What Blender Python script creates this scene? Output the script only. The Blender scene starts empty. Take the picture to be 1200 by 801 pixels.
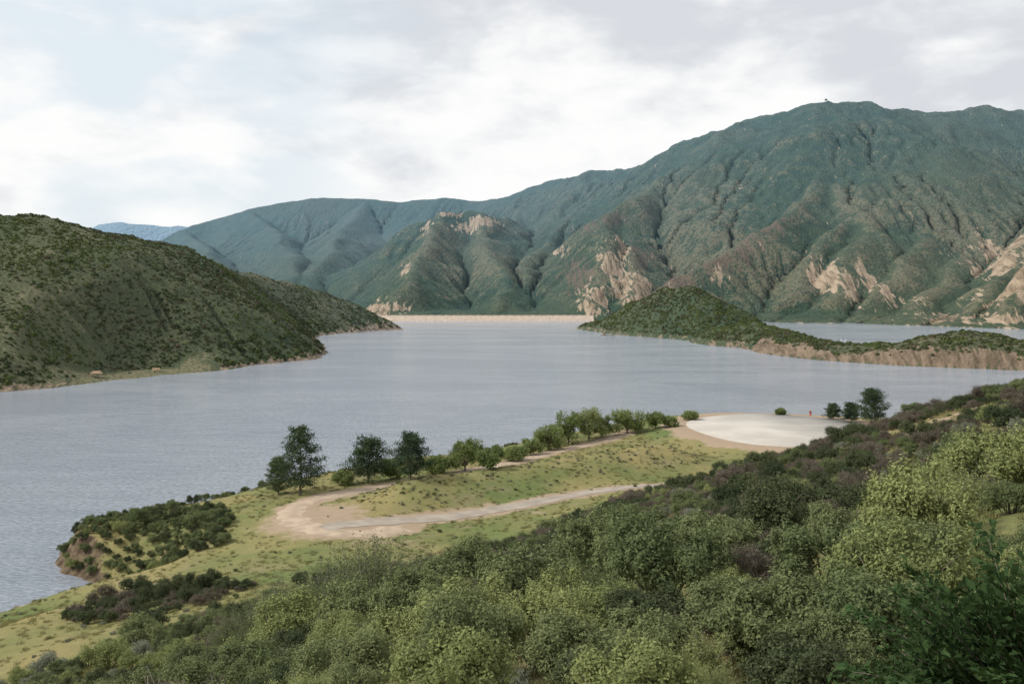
import bpy, math, random, heapq
import numpy as np
from mathutils import Vector
rng=np.random.default_rng(11); random.seed(11)
F=1166.7; CH=60.0
# survey helpers: bearing / elevation readings + distance -> world metres
def sx(px,Y): return (px-600)/F*Y
def sz(py,Y): return CH-(py-340)/F*Y
def S(px,py,Y): return (sx(px,Y),Y,sz(py,Y))
scene=bpy.context.scene
COL=scene.collection
# ---------------------------------------------------------------- noise
def _h(ix,iy,seed):
    n=(ix*374761393+iy*668265263+seed*144269504)&0xffffffff
    n=((n^(n>>13))*1274126177)&0xffffffff
    n=n^(n>>16)
    return (n&0xffffff)/float(0xffffff)
def pn(x,y,seed=0):
    ix=np.floor(x).astype(np.int64); iy=np.floor(y).astype(np.int64)
    fx=x-ix; fy=y-iy
    u=fx*fx*fx*(fx*(fx*6-15)+10); v=fy*fy*fy*(fy*(fy*6-15)+10)
    def g(dx,dy):
        a=_h(ix+dx,iy+dy,seed)*2*math.pi
        return np.cos(a)*(fx-dx)+np.sin(a)*(fy-dy)
    a=g(0,0)*(1-u)+g(1,0)*u; b=g(0,1)*(1-u)+g(1,1)*u
    return (a*(1-v)+b*v)*1.4
def fbm(x,y,o=4,seed=0,gain=0.5):
    s=0;a=1;t=0
    for i in range(o):
        s=s+a*pn(x*2**i+i*17.3,y*2**i-i*9.1,seed+i); t+=a; a*=gain
    return s/t
def ridged(x,y,o=4,seed=0,gain=0.5):
    s=0;a=1;t=0;w=1
    for i in range(o):
        r=1-np.abs(pn(x*2**i+i*11.3,y*2**i+i*5.7,seed+i)); r=r*r
        s=s+a*r*w; t+=a; w=np.clip(r*1.3,0,1); a*=gain
    return s/t
def sstep(a,b,x):
    t=np.clip((x-a)/(b-a),0,1); return t*t*(3-2*t)
def blur(Z,n=1):
    for _ in range(n):
        P=np.pad(Z,1,'edge')
        Z=(P[1:-1,1:-1]*4+2*(P[:-2,1:-1]+P[2:,1:-1]+P[1:-1,:-2]+P[1:-1,2:])+P[:-2,:-2]+P[2:,:-2]+P[:-2,2:]+P[2:,2:])/16
    return Z
def fill(Z,eps=.02):
    ny,nx=Z.shape; z=Z.ravel().tolist(); done=bytearray(nx*ny); hp=[]
    for j in range(ny):
        for i in range(nx):
            if j in(0,ny-1) or i in(0,nx-1) or z[j*nx+i]<0:
                k=j*nx+i; done[k]=1; hp.append((z[k],k))
    heapq.heapify(hp); off=(-1,1,-nx,nx,-nx-1,-nx+1,nx-1,nx+1); N_=nx*ny
    while hp:
        h,k=heapq.heappop(hp)
        for o in off:
            q=k+o
            if 0<=q<N_ and not done[q]:
                done[q]=1
                if z[q]<h+eps: z[q]=h+eps
                heapq.heappush(hp,(z[q],q))
    return np.array(z).reshape(ny,nx)
def erode(Z,dx,iters,K,A0=300,diff=.3):
    """stream power erosion"""
    Z=fill(Z); ny,nx=Z.shape; n=nx*ny; idx=np.arange(n).reshape(ny,nx)
    for it in range(iters):
        best=np.zeros((ny,nx)); rec=idx.copy(); dist=np.full((ny,nx),dx,float)
        P=np.pad(Z,1,constant_values=1e9); PI=np.pad(idx,1)
        for dj in(-1,0,1):
            for di in(-1,0,1):
                if di==0 and dj==0: continue
                d=dx*math.hypot(di,dj)
                s=(Z-P[1+dj:1+dj+ny,1+di:1+di+nx])/d
                m=s>best
                best=np.where(m,s,best); rec=np.where(m,PI[1+dj:1+dj+ny,1+di:1+di+nx],rec); dist=np.where(m,d,dist)
        order=np.argsort(Z.ravel()); ol=order.tolist(); rl=rec.ravel().tolist()
        A=[dx*dx]*n
        for i in reversed(ol):
            r=rl[i]
            if r!=i: A[r]+=A[i]
        A=np.minimum(np.array(A),1.2e6)
        Kf=np.broadcast_to(K,(ny,nx)).ravel()
        Fc=(Kf*np.maximum(np.sqrt(A)-math.sqrt(A0),0)/dist.ravel()).tolist()
        h=Z.ravel().tolist()
        for i in ol:
            r=rl[i]
            if r!=i:
                f=Fc[i]; h[i]=(h[i]+f*h[r])/(1+f)
        Z=np.array(h).reshape(ny,nx)
        Z=Z*(1-diff)+blur(Z)*diff
    return Z
# ---------------------------------------------------------------- geometry helpers
def ridges(X,Y,lines):
    Z=np.full(X.shape,-1e4)
    for pts,s in lines:
        for (x0,y0,z0),(x1,y1,z1) in zip(pts[:-1],pts[1:]):
            dx,dy=x1-x0,y1-y0; L=dx*dx+dy*dy
            t=np.clip(((X-x0)*dx+(Y-y0)*dy)/L,0,1)
            d=np.hypot(X-(x0+t*dx),Y-(y0+t*dy))
            d=np.sqrt(d*d+64)-8
            Z=np.maximum(Z,z0+(z1-z0)*t-s*d)
    return Z
def polyd(X,Y,poly):
    D=np.full(X.shape,1e9); ins=np.zeros(X.shape,bool)
    n=len(poly)
    for i in range(n):
        x0,y0=poly[i]; x1,y1=poly[(i+1)%n]
        dx,dy=x1-x0,y1-y0
        t=np.clip(((X-x0)*dx+(Y-y0)*dy)/(dx*dx+dy*dy),0,1)
        D=np.minimum(D,np.hypot(X-(x0+t*dx),Y-(y0+t*dy)))
        c=((y0>Y)!=(y1>Y))
        if y1!=y0:
            ins^= c&(X<(x1-x0)*(Y-y0)/(y1-y0)+x0)
    return np.where(ins,D,-D)
def lined(X,Y,pts):
    D=np.full(np.shape(X),1e9)
    for p,q in zip(pts[:-1],pts[1:]):
        x0,y0=p[:2]; x1,y1=q[:2]
        dx,dy=x1-x0,y1-y0
        t=np.clip(((X-x0)*dx+(Y-y0)*dy)/(dx*dx+dy*dy),0,1)
        D=np.minimum(D,np.hypot(X-(x0+t*dx),Y-(y0+t*dy)))
    return D
def smin(a,b,k):
    h=np.clip(0.5+0.5*(b-a)/k,0,1)
    return b*(1-h)+a*h-k*h*(1-h)
class HF:
    def __init__(s,x0,x1,y0,y1,d):
        s.xs=np.arange(x0,x1+d*.5,d); s.ys=np.arange(y0,y1+d*.5,d); s.d=d
        s.X,s.Y=np.meshgrid(s.xs,s.ys)
    def z(s,x,y,A=None):
        A=s.Z if A is None else A
        fx=np.clip((np.asarray(x,float)-s.xs[0])/s.d,0,len(s.xs)-1.001); fy=np.clip((np.asarray(y,float)-s.ys[0])/s.d,0,len(s.ys)-1.001)
        i=fx.astype(int); j=fy.astype(int); u=fx-i; v=fy-j
        return (A[j,i]*(1-u)+A[j,i+1]*u)*(1-v)+(A[j+1,i]*(1-u)+A[j+1,i+1]*u)*v
    def hit(s,px,py,y0=15):
        Y=np.arange(y0,s.ys[-1],s.d*.5); X=sx(px,Y)
        g=s.z(X,Y); r=sz(py,Y)
        k=np.where((g>r)&(g>0))[0]
        if len(k)==0:
            k2=np.where(g>3)[0]; k=[k2[-1]] if len(k2) else [len(Y)-1]
        k=k[0]
        return float(X[k]),float(Y[k]),float(g[k])
    def mesh(s,name,mat,attr=None):
        ny,nx=s.X.shape
        co=np.stack([s.X,s.Y,s.Z],-1).reshape(-1,3)
        i=np.arange(nx-1)[None,:]+np.arange(ny-1)[:,None]*nx
        f=np.stack([i,i+1,i+1+nx,i+nx],-1).reshape(-1,4)
        m=npmesh(name,co,f)
        if attr is not None:
            a=m.attributes.new('mask','FLOAT_COLOR','POINT')
            c=np.ones((nx*ny,4),np.float32); 
            for k in range(3): c[:,k]=attr[k].reshape(-1)
            a.data.foreach_set('color',c.ravel())
        m.shade_smooth(); m.materials.append(mat)
        return m
def npmesh(name,co,f):
    co=np.asarray(co,np.float32); f=np.asarray(f,np.int32); k=f.shape[1]
    m=bpy.data.meshes.new(name)
    m.vertices.add(len(co)); m.vertices.foreach_set('co',co.ravel())
    m.loops.add(f.size); m.loops.foreach_set('vertex_index',f.ravel())
    m.polygons.add(len(f)); m.polygons.foreach_set('loop_start',np.arange(len(f),dtype=np.int32)*k)
    m.polygons.foreach_set('loop_total',np.full(len(f),k,np.int32))
    m.update(calc_edges=True); m.validate()
    return m
def mkobj(name,mesh,label=None,category=None,kind=None,parent=None,loc=None,group=None):
    o=bpy.data.objects.new(name,mesh); COL.objects.link(o)
    if label: o["label"]=label
    if category: o["category"]=category
    if kind: o["kind"]=kind
    if group: o["group"]=group
    if parent: o.parent=parent
    if loc is not None: o.location=loc
    return o
# ---------------------------------------------------------------- node helper
class NT:
    def __init__(s,mat):
        s.t=mat.node_tree; s.n=s.t.nodes; s.l=s.t.links
    def add(s,typ,ins=None,**kw):
        n=s.n.new(typ)
        for k,v in kw.items(): setattr(n,k,v)
        for k,v in (ins or {}).items(): s.set(n.inputs[k],v)
        return n
    def set(s,sock,v):
        if isinstance(v,bpy.types.NodeSocket): s.l.new(v,sock)
        elif isinstance(v,bpy.types.Node): s.l.new(v.outputs[0],sock)
        else:
            if isinstance(v,(tuple,list)) and len(v)==3 and sock.type=='RGBA': v=(*v,1)
            sock.default_value=v
    def noise(s,vec,scale,detail=4,rough=.55,dist=0):
        return s.add('ShaderNodeTexNoise',{'Vector':vec,'Scale':scale,'Detail':detail,'Roughness':rough,'Distortion':dist}).outputs[0]
    def math(s,op,a,b=0.0,c=False):
        return s.add('ShaderNodeMath',{0:a,1:b},operation=op,use_clamp=c).outputs[0]
    def mix(s,f,a,b,bt='MIX'):
        n=s.n.new('ShaderNodeMix'); n.data_type='RGBA'; n.blend_type=bt
        s.set(n.inputs[0],f); s.set(n.inputs[6],a); s.set(n.inputs[7],b)
        return n.outputs[2]
    def rng(s,v,a,b,c=0.0,d=1.0):
        return s.add('ShaderNodeMapRange',{0:v,1:a,2:b,3:c,4:d},interpolation_type='SMOOTHSTEP').outputs[0]
def newmat(name):
    m=bpy.data.materials.new(name); m.use_nodes=True
    t=NT(m); t.n.clear()
    out=t.add('ShaderNodeOutputMaterial')
    return m,t,out
def simple(name,col,rough=.8,var=.25,scale=1.0,metal=0,bump=0.0):
    m,t,out=newmat(name)
    pos=t.add('ShaderNodeTexCoord').outputs['Object']
    n=t.noise(pos,scale,6)
    n2=t.rng(n,.3,.7)
    c=t.mix(n2,tuple(x*(1-var) for x in col),tuple(min(1,x*(1+var)) for x in col))
    b=t.add('ShaderNodeBsdfPrincipled',{'Base Color':c,'Roughness':rough,'Metallic':metal})
    if bump: 
        bp=t.add('ShaderNodeBump',{'Height':n,'Strength':.6,'Distance':bump}); t.l.new(bp.outputs[0],b.inputs['Normal'])
    t.l.new(b.outputs[0],out.inputs[0]); return m
def leafmat(name,c1,c2,trans=.25):
    m,t,out=newmat(name)
    oi=t.add('ShaderNodeObjectInfo').outputs['Random']
    at=t.add('ShaderNodeAttribute',attribute_name='v').outputs['Fac']
    c=t.mix(oi,c1,c2)
    c=t.mix(1.0,c,t.add('ShaderNodeCombineColor',{0:t.rng(at,0,1,.72,1.32),1:t.rng(at,0,1,.74,1.28),2:t.rng(at,0,1,.75,1.24)}).outputs[0],'MULTIPLY')
    d=t.add('ShaderNodeBsdfDiffuse',{'Color':c}); tr=t.add('ShaderNodeBsdfTranslucent',{'Color':c})
    mx=t.add('ShaderNodeMixShader',{0:trans,1:d.outputs[0],2:tr.outputs[0]})
    t.l.new(mx.outputs[0],out.inputs[0]); return m
def hillmat(name,veg1,veg2,soil,rock,cell,haze0,haze1,hazef,soilamt=.5,hazecol=(.16,.25,.36),spk=.8,bumpk=.5,contrast=1.0,emi=.18):
    m,t,out=newmat(name)
    g=t.add('ShaderNodeNewGeometry'); pos=g.outputs['Position']
    at=t.add('ShaderNodeAttribute',attribute_name='mask')
    sc=t.add('ShaderNodeSeparateColor',{0:at.outputs['Color']})
    R,G,B=sc.outputs[0],sc.outputs[1],sc.outputs[2]
    big=t.noise(pos,.04/cell,5,.6); med=t.noise(pos,.27/cell,6,.65); fine=t.noise(pos,2.2/cell,5,.7)
    large=t.noise(pos,.012/cell,3,.5)
    stv=t.add('ShaderNodeMapping',{'Vector':pos,'Rotation':(0,.35,0),'Scale':(1.25,.25,.16)}).outputs[0]
    streak=t.noise(stv,.6/cell,7,.65,.4)
    vor=t.add('ShaderNodeTexVoronoi',{'Vector':pos,'Scale':1/cell,'Randomness':1}).outputs['Distance']
    v=t.mix(t.rng(med,.35,.65),veg1,veg2)
    v=t.mix(t.rng(large,.42,.62,0,.38),v,t.mix(.4,veg2,soil))
    v=t.mix(t.rng(fine,.32,.68),t.mix(1.0,v,(1-.42*contrast,)*3,'MULTIPLY'),t.mix(1.0,v,(1+.5*contrast,1+.45*contrast,1+.35*contrast),'MULTIPLY'))
    dots=t.rng(vor,.22,.5)
    sf=t.math('MULTIPLY',t.rng(vor,.40,.75,0,spk),t.rng(t.math('ADD',big,t.math('MULTIPLY',G,.5)),.72-soilamt*.4,.95-soilamt*.4))
    c=t.mix(sf,v,soil)
    c=t.mix(t.math('MULTIPLY',t.rng(t.math('ADD',G,t.math('MULTIPLY',t.math('SUBTRACT',med,.5),1.4)),.45,.8),t.math('MULTIPLY',dots,.75)),c,soil)
    nz=t.math('ADD',t.math('MULTIPLY',t.math('SUBTRACT',streak,.5),2.9),t.math('MULTIPLY',t.math('SUBTRACT',med,.5),.7))
    c=t.mix(t.math('MULTIPLY',t.rng(t.math('ADD',B,nz),.35,.8,0,.75),t.rng(vor,.1,.4,.3,1)),c,t.mix(fine,(.13,.088,.068),(.235,.165,.122)))
    rk=t.mix(t.rng(streak,.35,.65),tuple(x*q for x,q in zip(rock,(.52,.49,.45))),tuple(x*1.2 for x in rock))
    rf=t.math('MULTIPLY',t.rng(t.math('ADD',R,nz),.48,.66),t.rng(t.math('ADD',vor,t.math('MULTIPLY',R,.3)),.15,.4))
    c=t.mix(rf,c,rk)
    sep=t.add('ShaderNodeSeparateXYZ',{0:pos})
    hz=t.rng(sep.outputs[1],haze0,haze1,0.04,hazef)  # aerial haze painted as blue tint and faint emission, growing with world depth
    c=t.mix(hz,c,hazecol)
    hgt=t.math('ADD',t.math('MULTIPLY',vor,-1.0),t.math('MULTIPLY',fine,1.2))
    bp=t.add('ShaderNodeBump',{'Height':hgt,'Strength':1.0,'Distance':cell*bumpk})
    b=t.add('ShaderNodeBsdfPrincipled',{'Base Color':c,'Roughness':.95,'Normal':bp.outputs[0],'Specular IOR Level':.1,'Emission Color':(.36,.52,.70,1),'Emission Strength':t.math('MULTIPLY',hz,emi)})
    t.l.new(b.outputs[0],out.inputs[0]); return m

# ================================================================ FAR MOUNTAINS
M=HF(-2700,2900,1460,4700,8.0)
def L(*p): return [S(*q) for q in p]
redspur=L((900,265,2350),(840,303,2150),(790,328,2050),(750,352,1980))
lines=[
 (L((1650,160,3300),(1350,140,3400),(1200,129,3300),(1120,129,3250),(1045,126,3200),(1020,115,3200),(965,115,3200),(900,126,3300),(840,147,3400),(775,182,3500),(735,193,3600),(700,200,3700),(640,215,3900),(600,228,4000),(560,233,4100),(520,231,4200),(470,237,4300),(430,233,4350),(380,230,4400),(290,245,4400),(215,269,4400),(150,300,4300),(50,320,4300),(-300,330,4200)),.58),
 (L((1000,116,3200),(985,160,2950),(965,196,2720),(930,240,2480),(890,272,2300),(840,300,2150),(790,325,2050),(750,350,1980)),.80),
 (L((965,196,2720),(1000,235,2500),(1010,270,2300),(990,310,2100),(980,350,1930)),.72),
 (L((840,148,3400),(800,187,3150),(760,216,2920),(725,246,2700),(705,276,2450),(697,310,2220),(690,348,2050)),.76),
 (L((760,216,2920),(745,262,2650),(735,300,2350),(735,345,2080)),.8),
 (L((735,194,3600),(690,232,3350),(650,266,3020),(625,301,2680),(610,340,2350),(600,364,2100)),.68),
 (L((400,362,2600),(430,335,2700),(465,298,2820),(493,264,2950),(520,248,3000),(550,247,3060),(578,256,3180),(600,258,3400),(625,232,3900)),.6),
 (L((520,248,3000),(500,290,2650),(475,330,2300),(448,358,2080)),.7),
 (L((562,248,3080),(580,290,2700),(590,330,2350),(580,360,2080)),.7),
 (L((430,233,4350),(405,262,3950),(385,295,3400),(370,322,2900),(350,345,2500)),.5),
 (L((290,245,4400),(320,268,3950),(340,292,3500),(350,318,3000),(345,340,2600)),.5),
 (L((215,269,4400),(235,285,3900),(250,300,3400),(260,320,3000)),.55),
 (L((1200,130,3300),(1150,180,3000),(1110,220,2700),(1085,260,2400),(1060,300,2170),(1030,340,1980),(1010,374,1850)),.72),
 (L((1045,127,3200),(1050,180,2900),(1020,220,2620),(975,264,2370),(950,302,2180),(925,342,2030),(905,370,1920)),.74),
 (L((1120,130,3250),(1105,170,3000),(1075,213,2720),(1120,288,2320),(1100,340,1950),(1075,372,1760)),.72),
 (L((1350,140,3400),(1300,190,2900),(1250,228,2450),(1200,278,2100),(1180,320,1930),(1150,352,1780),(1130,380,1650)),.75),
 (L((1500,150,3000),(1400,200,2600),(1330,250,2200),(1260,282,1850),(1212,308,1680),(1185,360,1600)),1.15),
]
X,Y=M.X,M.Y
back=1-.6*sstep(3500,4100,Y)
wx=X+(36*fbm(X/420,Y/420,3,3)+40*fbm(X/150,Y/150,5,5,.6))*back; wy=Y+(36*fbm(X/420,Y/420,3,23)+40*fbm(X/150,Y/150,5,25,.6))*back
Z=ridges(wx,wy,lines)
amp=np.clip((Z+20)/260,.12,1)*back
Z=Z+amp*(42*(ridged(X/560+.3*fbm(X/300,Y/300,2,9),Y/640,4,41,.5)-.62))+amp*32*fbm(X/190,Y/190,6,61,.6)
shy=np.interp(X,[-2700,-600,-330,-284,142,300,437,617,698,780,1000,2900],[2000,2000,1990,1965,1965,1900,1850,1800,1650,1530,1450,1400])+30*fbm(X/130,Y/500,5,77,.6)
dd=Y-shy
Z=np.maximum(Z,np.clip(dd*.12,-30,14)+3*fbm(X/80,Y/80,3,8))
cap=np.where(dd>0,dd*1.25,dd*.3)
Z=smin(Z,cap+5*fbm(X/40,Y/40,4,9),6)
Kf=.033*np.clip(1+3.2*fbm(X/330,Y/330,4,55),.08,2.3)
Z=erode(Z,8.0,8,Kf,220,.045)
M.Z=Z+amp*(4.0*(ridged(X/60,Y/60,4,62,.6)-.55)+2.4*fbm(X/22,Y/22,3,63))*np.clip(dd/40,0,1)
Z=M.Z
gy,gx=np.gradient(Z,M.d); slope=np.hypot(gx,gy)
curv=Z-blur(Z,14)
def blob(px,py,rx,ry,a=1.0):
    x,y,z=M.hit(px,py,1500)
    Rx=rx/F*y; return a*np.exp(-((X-x)/Rx)**2-((Z-z)/(ry/F*y))**2-((Y-y)/(Rx*3+90))**2)
R=np.zeros_like(Z);G=np.zeros_like(Z);B=np.zeros_like(Z)
for a in [(568,258,22,10,.9),(530,250,22,7,.8),(500,266,12,14,.7),(545,268,20,9,.75),(475,316,10,10,.9),(712,310,11,48,1.15),(735,330,22,38,1.2),(700,350,12,26,1.15),(690,355,12,20,1.2),(730,290,10,24,.9),(660,295,14,8,.7),
          (985,325,18,40,1.1),(1025,335,13,40,1.15),(955,330,11,34,.95),(845,325,12,18,.7),(1180,305,26,36,1.0),(1198,325,22,55,1.5),(1140,375,44,8,1.1),(1080,350,14,12,.7),(1195,285,20,26,1.3),(755,335,18,16,.8),(445,366,30,12,1.7),(425,368,28,9,1.7)]:
    R=np.maximum(R,blob(*a))
for a in [(675,320,22,42,.8),(690,270,14,30,.6),(720,255,20,20,.6),(750,300,20,30,.7)]:
    B=np.maximum(B,blob(*a))
B=np.maximum(B,.95*np.exp(-(lined(X,Y,redspur)/62)**2)*(.75+.7*fbm(X/90,Y/90,3,123)))
for a in [(900,330,80,40,.7),(830,300,60,40,.55),(1060,335,80,40,.55),(1150,300,60,60,.6),(740,330,50,50,.7),(540,300,80,50,.35),(1000,250,80,40,.35),(820,250,70,40,.3)]:
    G=np.maximum(G,blob(*a))
shore=1-sstep(5,24,dd)
st=.50+.75*sstep(.4,.9,slope)
R=np.clip(R*st+shore*.62*(dd>0)-.03,0,1)
G=np.clip(G+.22*sstep(.6,1.0,slope)+np.clip(curv/12,-.3,.35),0,1)
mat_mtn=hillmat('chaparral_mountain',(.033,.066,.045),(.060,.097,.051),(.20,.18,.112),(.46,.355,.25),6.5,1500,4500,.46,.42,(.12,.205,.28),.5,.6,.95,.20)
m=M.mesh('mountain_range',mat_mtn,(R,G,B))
mtn=mkobj('mountain_range',m,'tall green chaparral mountains with tan rock scars','mountain','structure')
# distant blue range
D=HF(-9000,6000,7600,11000,75)
Z=ridges(D.X+300*fbm(D.X/1500,D.Y/1500,3,5),D.Y,[(L((-300,300,9000),(0,285,9000),(60,278,9000),(110,268,9000),(150,261,9000),(185,266,9000),(215,268,9000),(260,280,9000),(400,295,9500),(700,300,9500),(1000,300,9500)),.5)])
D.Z=np.maximum(Z+120*(ridged(D.X/1200,D.Y/1200,4,3)-.6),0)
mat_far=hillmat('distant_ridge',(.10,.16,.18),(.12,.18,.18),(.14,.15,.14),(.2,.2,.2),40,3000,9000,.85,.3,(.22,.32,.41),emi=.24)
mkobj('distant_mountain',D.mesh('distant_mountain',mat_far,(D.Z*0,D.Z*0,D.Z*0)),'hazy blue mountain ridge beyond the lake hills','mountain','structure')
# ================================================================ LEFT HILL
H=HF(-1300,-120,380,1760,4.0)
hpoly=[(-302,588),(-282,609),(-270,648),(-246,700),(-222,737),(-205,796),(-169,875),(-172,930),(-182,975),(-205,1080),(-238,1207),(-252,1321),(-232,1400),(-208,1459),(-164,1522),(-200,1600),(-350,1660),(-700,1740),(-1290,1760),(-1500,1000),(-1400,300),(-700,330),(-450,430),(-340,530)]
X,Y=H.X,H.Y
hl=[(L((-700,290,700),(-200,268,800),(-60,254,830),(0,250,850),(35,248,880),(90,262,940),(130,272,1000),(200,286,1120),(260,303,1250),(310,317,1360),(350,331,1450),(385,347,1510),(420,363,1530),(450,377,1530),(466,384,1524)),.42),
    (L((170,292,1060),(230,337,1000),(285,371,960),(335,396,930),(378,412,925)),.38),
    (L((40,251,880),(70,310,780),(90,360,730),(95,410,690)),.46),
    (L((-60,256,840),(-20,320,740),(10,380,660),(10,430,620)),.46),
    (L((120,273,990),(140,330,880),(175,378,820),(200,415,770)),.46),
    (L((230,295,1180),(262,329,1120),(300,365,1060),(335,394,1010)),.42),
    (L((310,319,1350),(322,346,1240),(335,369,1180),(352,389,1150)),.44)]
wx=X+14*fbm(X/110,Y/110,4,3); wy=Y+14*fbm(X/110,Y/110,4,13)
Z=ridges(wx,wy,hl)
Z=Z+np.clip(Z/60,.1,1)*(10*(ridged(X/170,Y/170,4,91)-.55))+4.5*fbm(X/50,Y/50,4,4)
sd=polyd(X,Y,hpoly)+7*fbm(X/45,Y/45,4,19)
Z=np.maximum(Z,np.clip(sd*.16,-9,5))
bench=np.exp(-((X+258)/46)**2-((Y-695)/80)**2)
capd=np.where(sd>0,sd*(.75-.68*np.minimum(1,bench*1.4)),sd*.4)
Z=smin(Z,capd+.5*fbm(X/9,Y/9,3,2),2.5)
Z=erode(Z,4.0,6,.042*np.clip(1+2.5*fbm(X/130,Y/130,3,56),.1,2),160,.12)
H.Z=Z+.8*fbm(X/12,Y/12,3,66)*np.clip(sd/10,0,1)
curv=H.Z-blur(H.Z,10)
tip=np.exp(-((Y-1500)/90)**2)
R=np.clip((1-sstep(3,9,sd))*.8*(1-bench)+tip*(1-sstep(8,26,sd))*.75,0,1)*(sd>-2)
G=np.clip(.06+1.1*np.minimum(1,bench*1.5)*(1-sstep(22,40,sd))+.2*np.exp(-((X+265)/70)**2-((Y-1420)/150)**2)+.7*fbm(X/150,Y/150,4,44)+np.clip(curv/6,-.2,.3),0,1)
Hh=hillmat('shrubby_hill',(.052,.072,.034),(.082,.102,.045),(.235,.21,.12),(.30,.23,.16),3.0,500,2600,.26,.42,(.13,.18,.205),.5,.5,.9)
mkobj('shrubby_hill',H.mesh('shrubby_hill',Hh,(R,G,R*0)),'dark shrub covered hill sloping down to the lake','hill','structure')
Hsd=sd; Hbench=bench; HG=G
# ================================================================ ISLAND / SPIT
I=HF(40,720,640,1700,4.0)
ipoly=[(96,1560),(139,1347),(207,1207),(209,1111),(238,1030),(240,934),(263,854),(307,796),(343,769),(383,745),(429,714),(560,690),(730,680),(730,780),(560,790),(400,850),(350,910),(320,1000),(335,1150),(335,1260),(300,1420),(220,1560),(140,1620)]
X,Y=I.X,I.Y
il=[(L((680,384,1550),(712,372,1480),(745,352,1420),(775,338,1360),(797,332,1310),(820,343,1290),(850,362,1270),(878,378,1240),(890,384,1180)),.5),
    (L((797,333,1310),(790,365,1260),(800,392,1215)),.5),(L((770,340,1365),(755,368,1330),(745,384,1310)),.6),
    (L((840,385,1130),(880,379,1100),(905,385,1040),(930,393,960),(960,398,900),(1010,402,870),(1060,401,840),(1100,394,815),(1125,391,808),(1155,392,800),(1185,398,790),(1210,405,785),(1300,408,760),(1450,408,740)),.30)]
Z=ridges(X+9*fbm(X/60,Y/60,3,2),Y+9*fbm(X/60,Y/60,3,6),il)
Z=Z+np.clip(Z/40,.1,1)*11*(ridged(X/90,Y/90,4,71)-.6)+3.0*fbm(X/22,Y/22,4,14)
sd=polyd(X,Y,ipoly)+6*fbm(X/35,Y/35,4,29)
Z=np.maximum(Z,np.clip(sd*.5,-9,9))
stp=np.where(Y<1000,1.4,.95)
Z=smin(Z,np.where(sd>0,sd*stp,sd*.4)+1.6*fbm(X/8,Y/8,3,22),2.5)
I.Z=erode(Z,4.0,5,.05,120,.06)
R=np.clip((1-sstep(3,10,sd))*.7,0,1)*(sd>-2)*np.where(Y<1060,1,.7)
R=np.where(Y<1000,np.clip((1-sstep(8,17,sd))*.95,0,1)*(sd>-2),R)
G=np.clip(.12+.4*(Y<1000)+0*X,0,1)
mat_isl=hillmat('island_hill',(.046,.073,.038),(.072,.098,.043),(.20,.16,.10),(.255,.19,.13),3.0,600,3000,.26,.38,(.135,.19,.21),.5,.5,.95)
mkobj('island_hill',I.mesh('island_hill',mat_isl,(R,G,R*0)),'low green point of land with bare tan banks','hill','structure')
Isd=sd
# ================================================================ NEAR GROUND
N=HF(-170,340,-50,430,1.0)
X,Y=N.X,N.Y
cps=[(0,0,57.5),(0,-40,60),(60,-40,62),(-60,-40,50),(0,12,53.5),(0,22,50.6),(0,30,48.7),(0,45,45),(0,60,41.5),(0,100,32.5),(0,130,26),(0,155,18),(0,185,12.6),(0,230,12),(0,280,11.5),(0,315,10),
 (-11,130,23.5),(-22,130,20.5),(-17,100,28),(-13,60,38),(-8,30,47),(-36,140,17),(-26,100,26),(-18,70,33),(-44,170,11.6),(-71,150,11),(-57,120,17),(-47,100,21),(-80,170,5),(-30,60,32),(-70,60,22),(-100,60,12),(-100,120,6),
 (-93,225,7.5),(-81,236,7.5),(-58,198,9),(-65,190,8),(-61,254,10),(-50,220,11.5),(-37,197,12),(-37,285,10.5),(-20,250,11.8),(20,250,12.8),(35,280,13.5),(55,350,14.5),(85,320,15),(120,330,15.5),(60,240,14),(110,260,18),(27,316,12),
 (26,150,29.8),(17,100,37.5),(10,60,44),(6,35,48),(4.3,25,49.6),(51,150,36.5),(34,100,42.4),(20.6,60,46.4),(12,35,49.2),(8.6,25,50.4),(62,122,47.2),(41,80,49),(46,96,48),(20.5,40,50.8),(13,25,51.2),(62,152,40.8),(80,170,38.5),(45,190,26),(20,190,18),(32,170,25.5),(12,176,20),
 (90,120,48.6),(120,160,46),(130,220,38),(160,300,26),(250,250,45),(300,330,20),(200,100,58),(330,0,70),(120,0,62),(6,13,53.5),(60,40,54.5)]
C=np.array(cps,float)
def phi(r2): return np.where(r2>1e-9,r2*np.log(r2+1e-12),0)
n=len(C); K=phi(((C[:,None,:2]-C[None,:,:2])**2).sum(-1))+np.eye(n)*30
P=np.c_[np.ones(n),C[:,:2]]
A=np.block([[K,P],[P.T,np.zeros((3,3))]]); w=np.linalg.solve(A,np.r_[C[:,2],0,0,0])
Z=w[n]+w[n+1]*X+w[n+2]*Y
for k in range(n): Z=Z+w[k]*phi((X-C[k,0])**2+(Y-C[k,1])**2)
npoly=[(-94,182),(-108,160),(-125,120),(-140,60),(-160,-80),(-160,-260),(600,-260),(600,300),(330,350),(220,360),(150,376),(115,388),(70,398),(40,385),(0,350),(-20,328),(-45,308),(-68,280),(-85,258),(-99,244),(-105,232),(-101,222),(-96,212),(-86,205),(-78,199),(-86,192)]
sd=polyd(X,Y,npoly)+1.6*fbm(X/9,Y/9,4,51)+.5*fbm(X/3,Y/3,3,52)
cliff=np.exp(-((X+96)/11)**2-((Y-213)/13)**2)
dirt_road=[(37,328),(30,318),(13,300),(-4,275),(-18,257),(-27,248),(-35,241),(-44,232),(-48.5,222),(-46,210),(-39,200),(-30,197),(-22,203)]
asph=[(-38,201),(-30,206),(-18,211),(-7,217),(8,226),(21,233),(38,238),(56,242),(72,247)]
padc=(88,322); 
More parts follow.
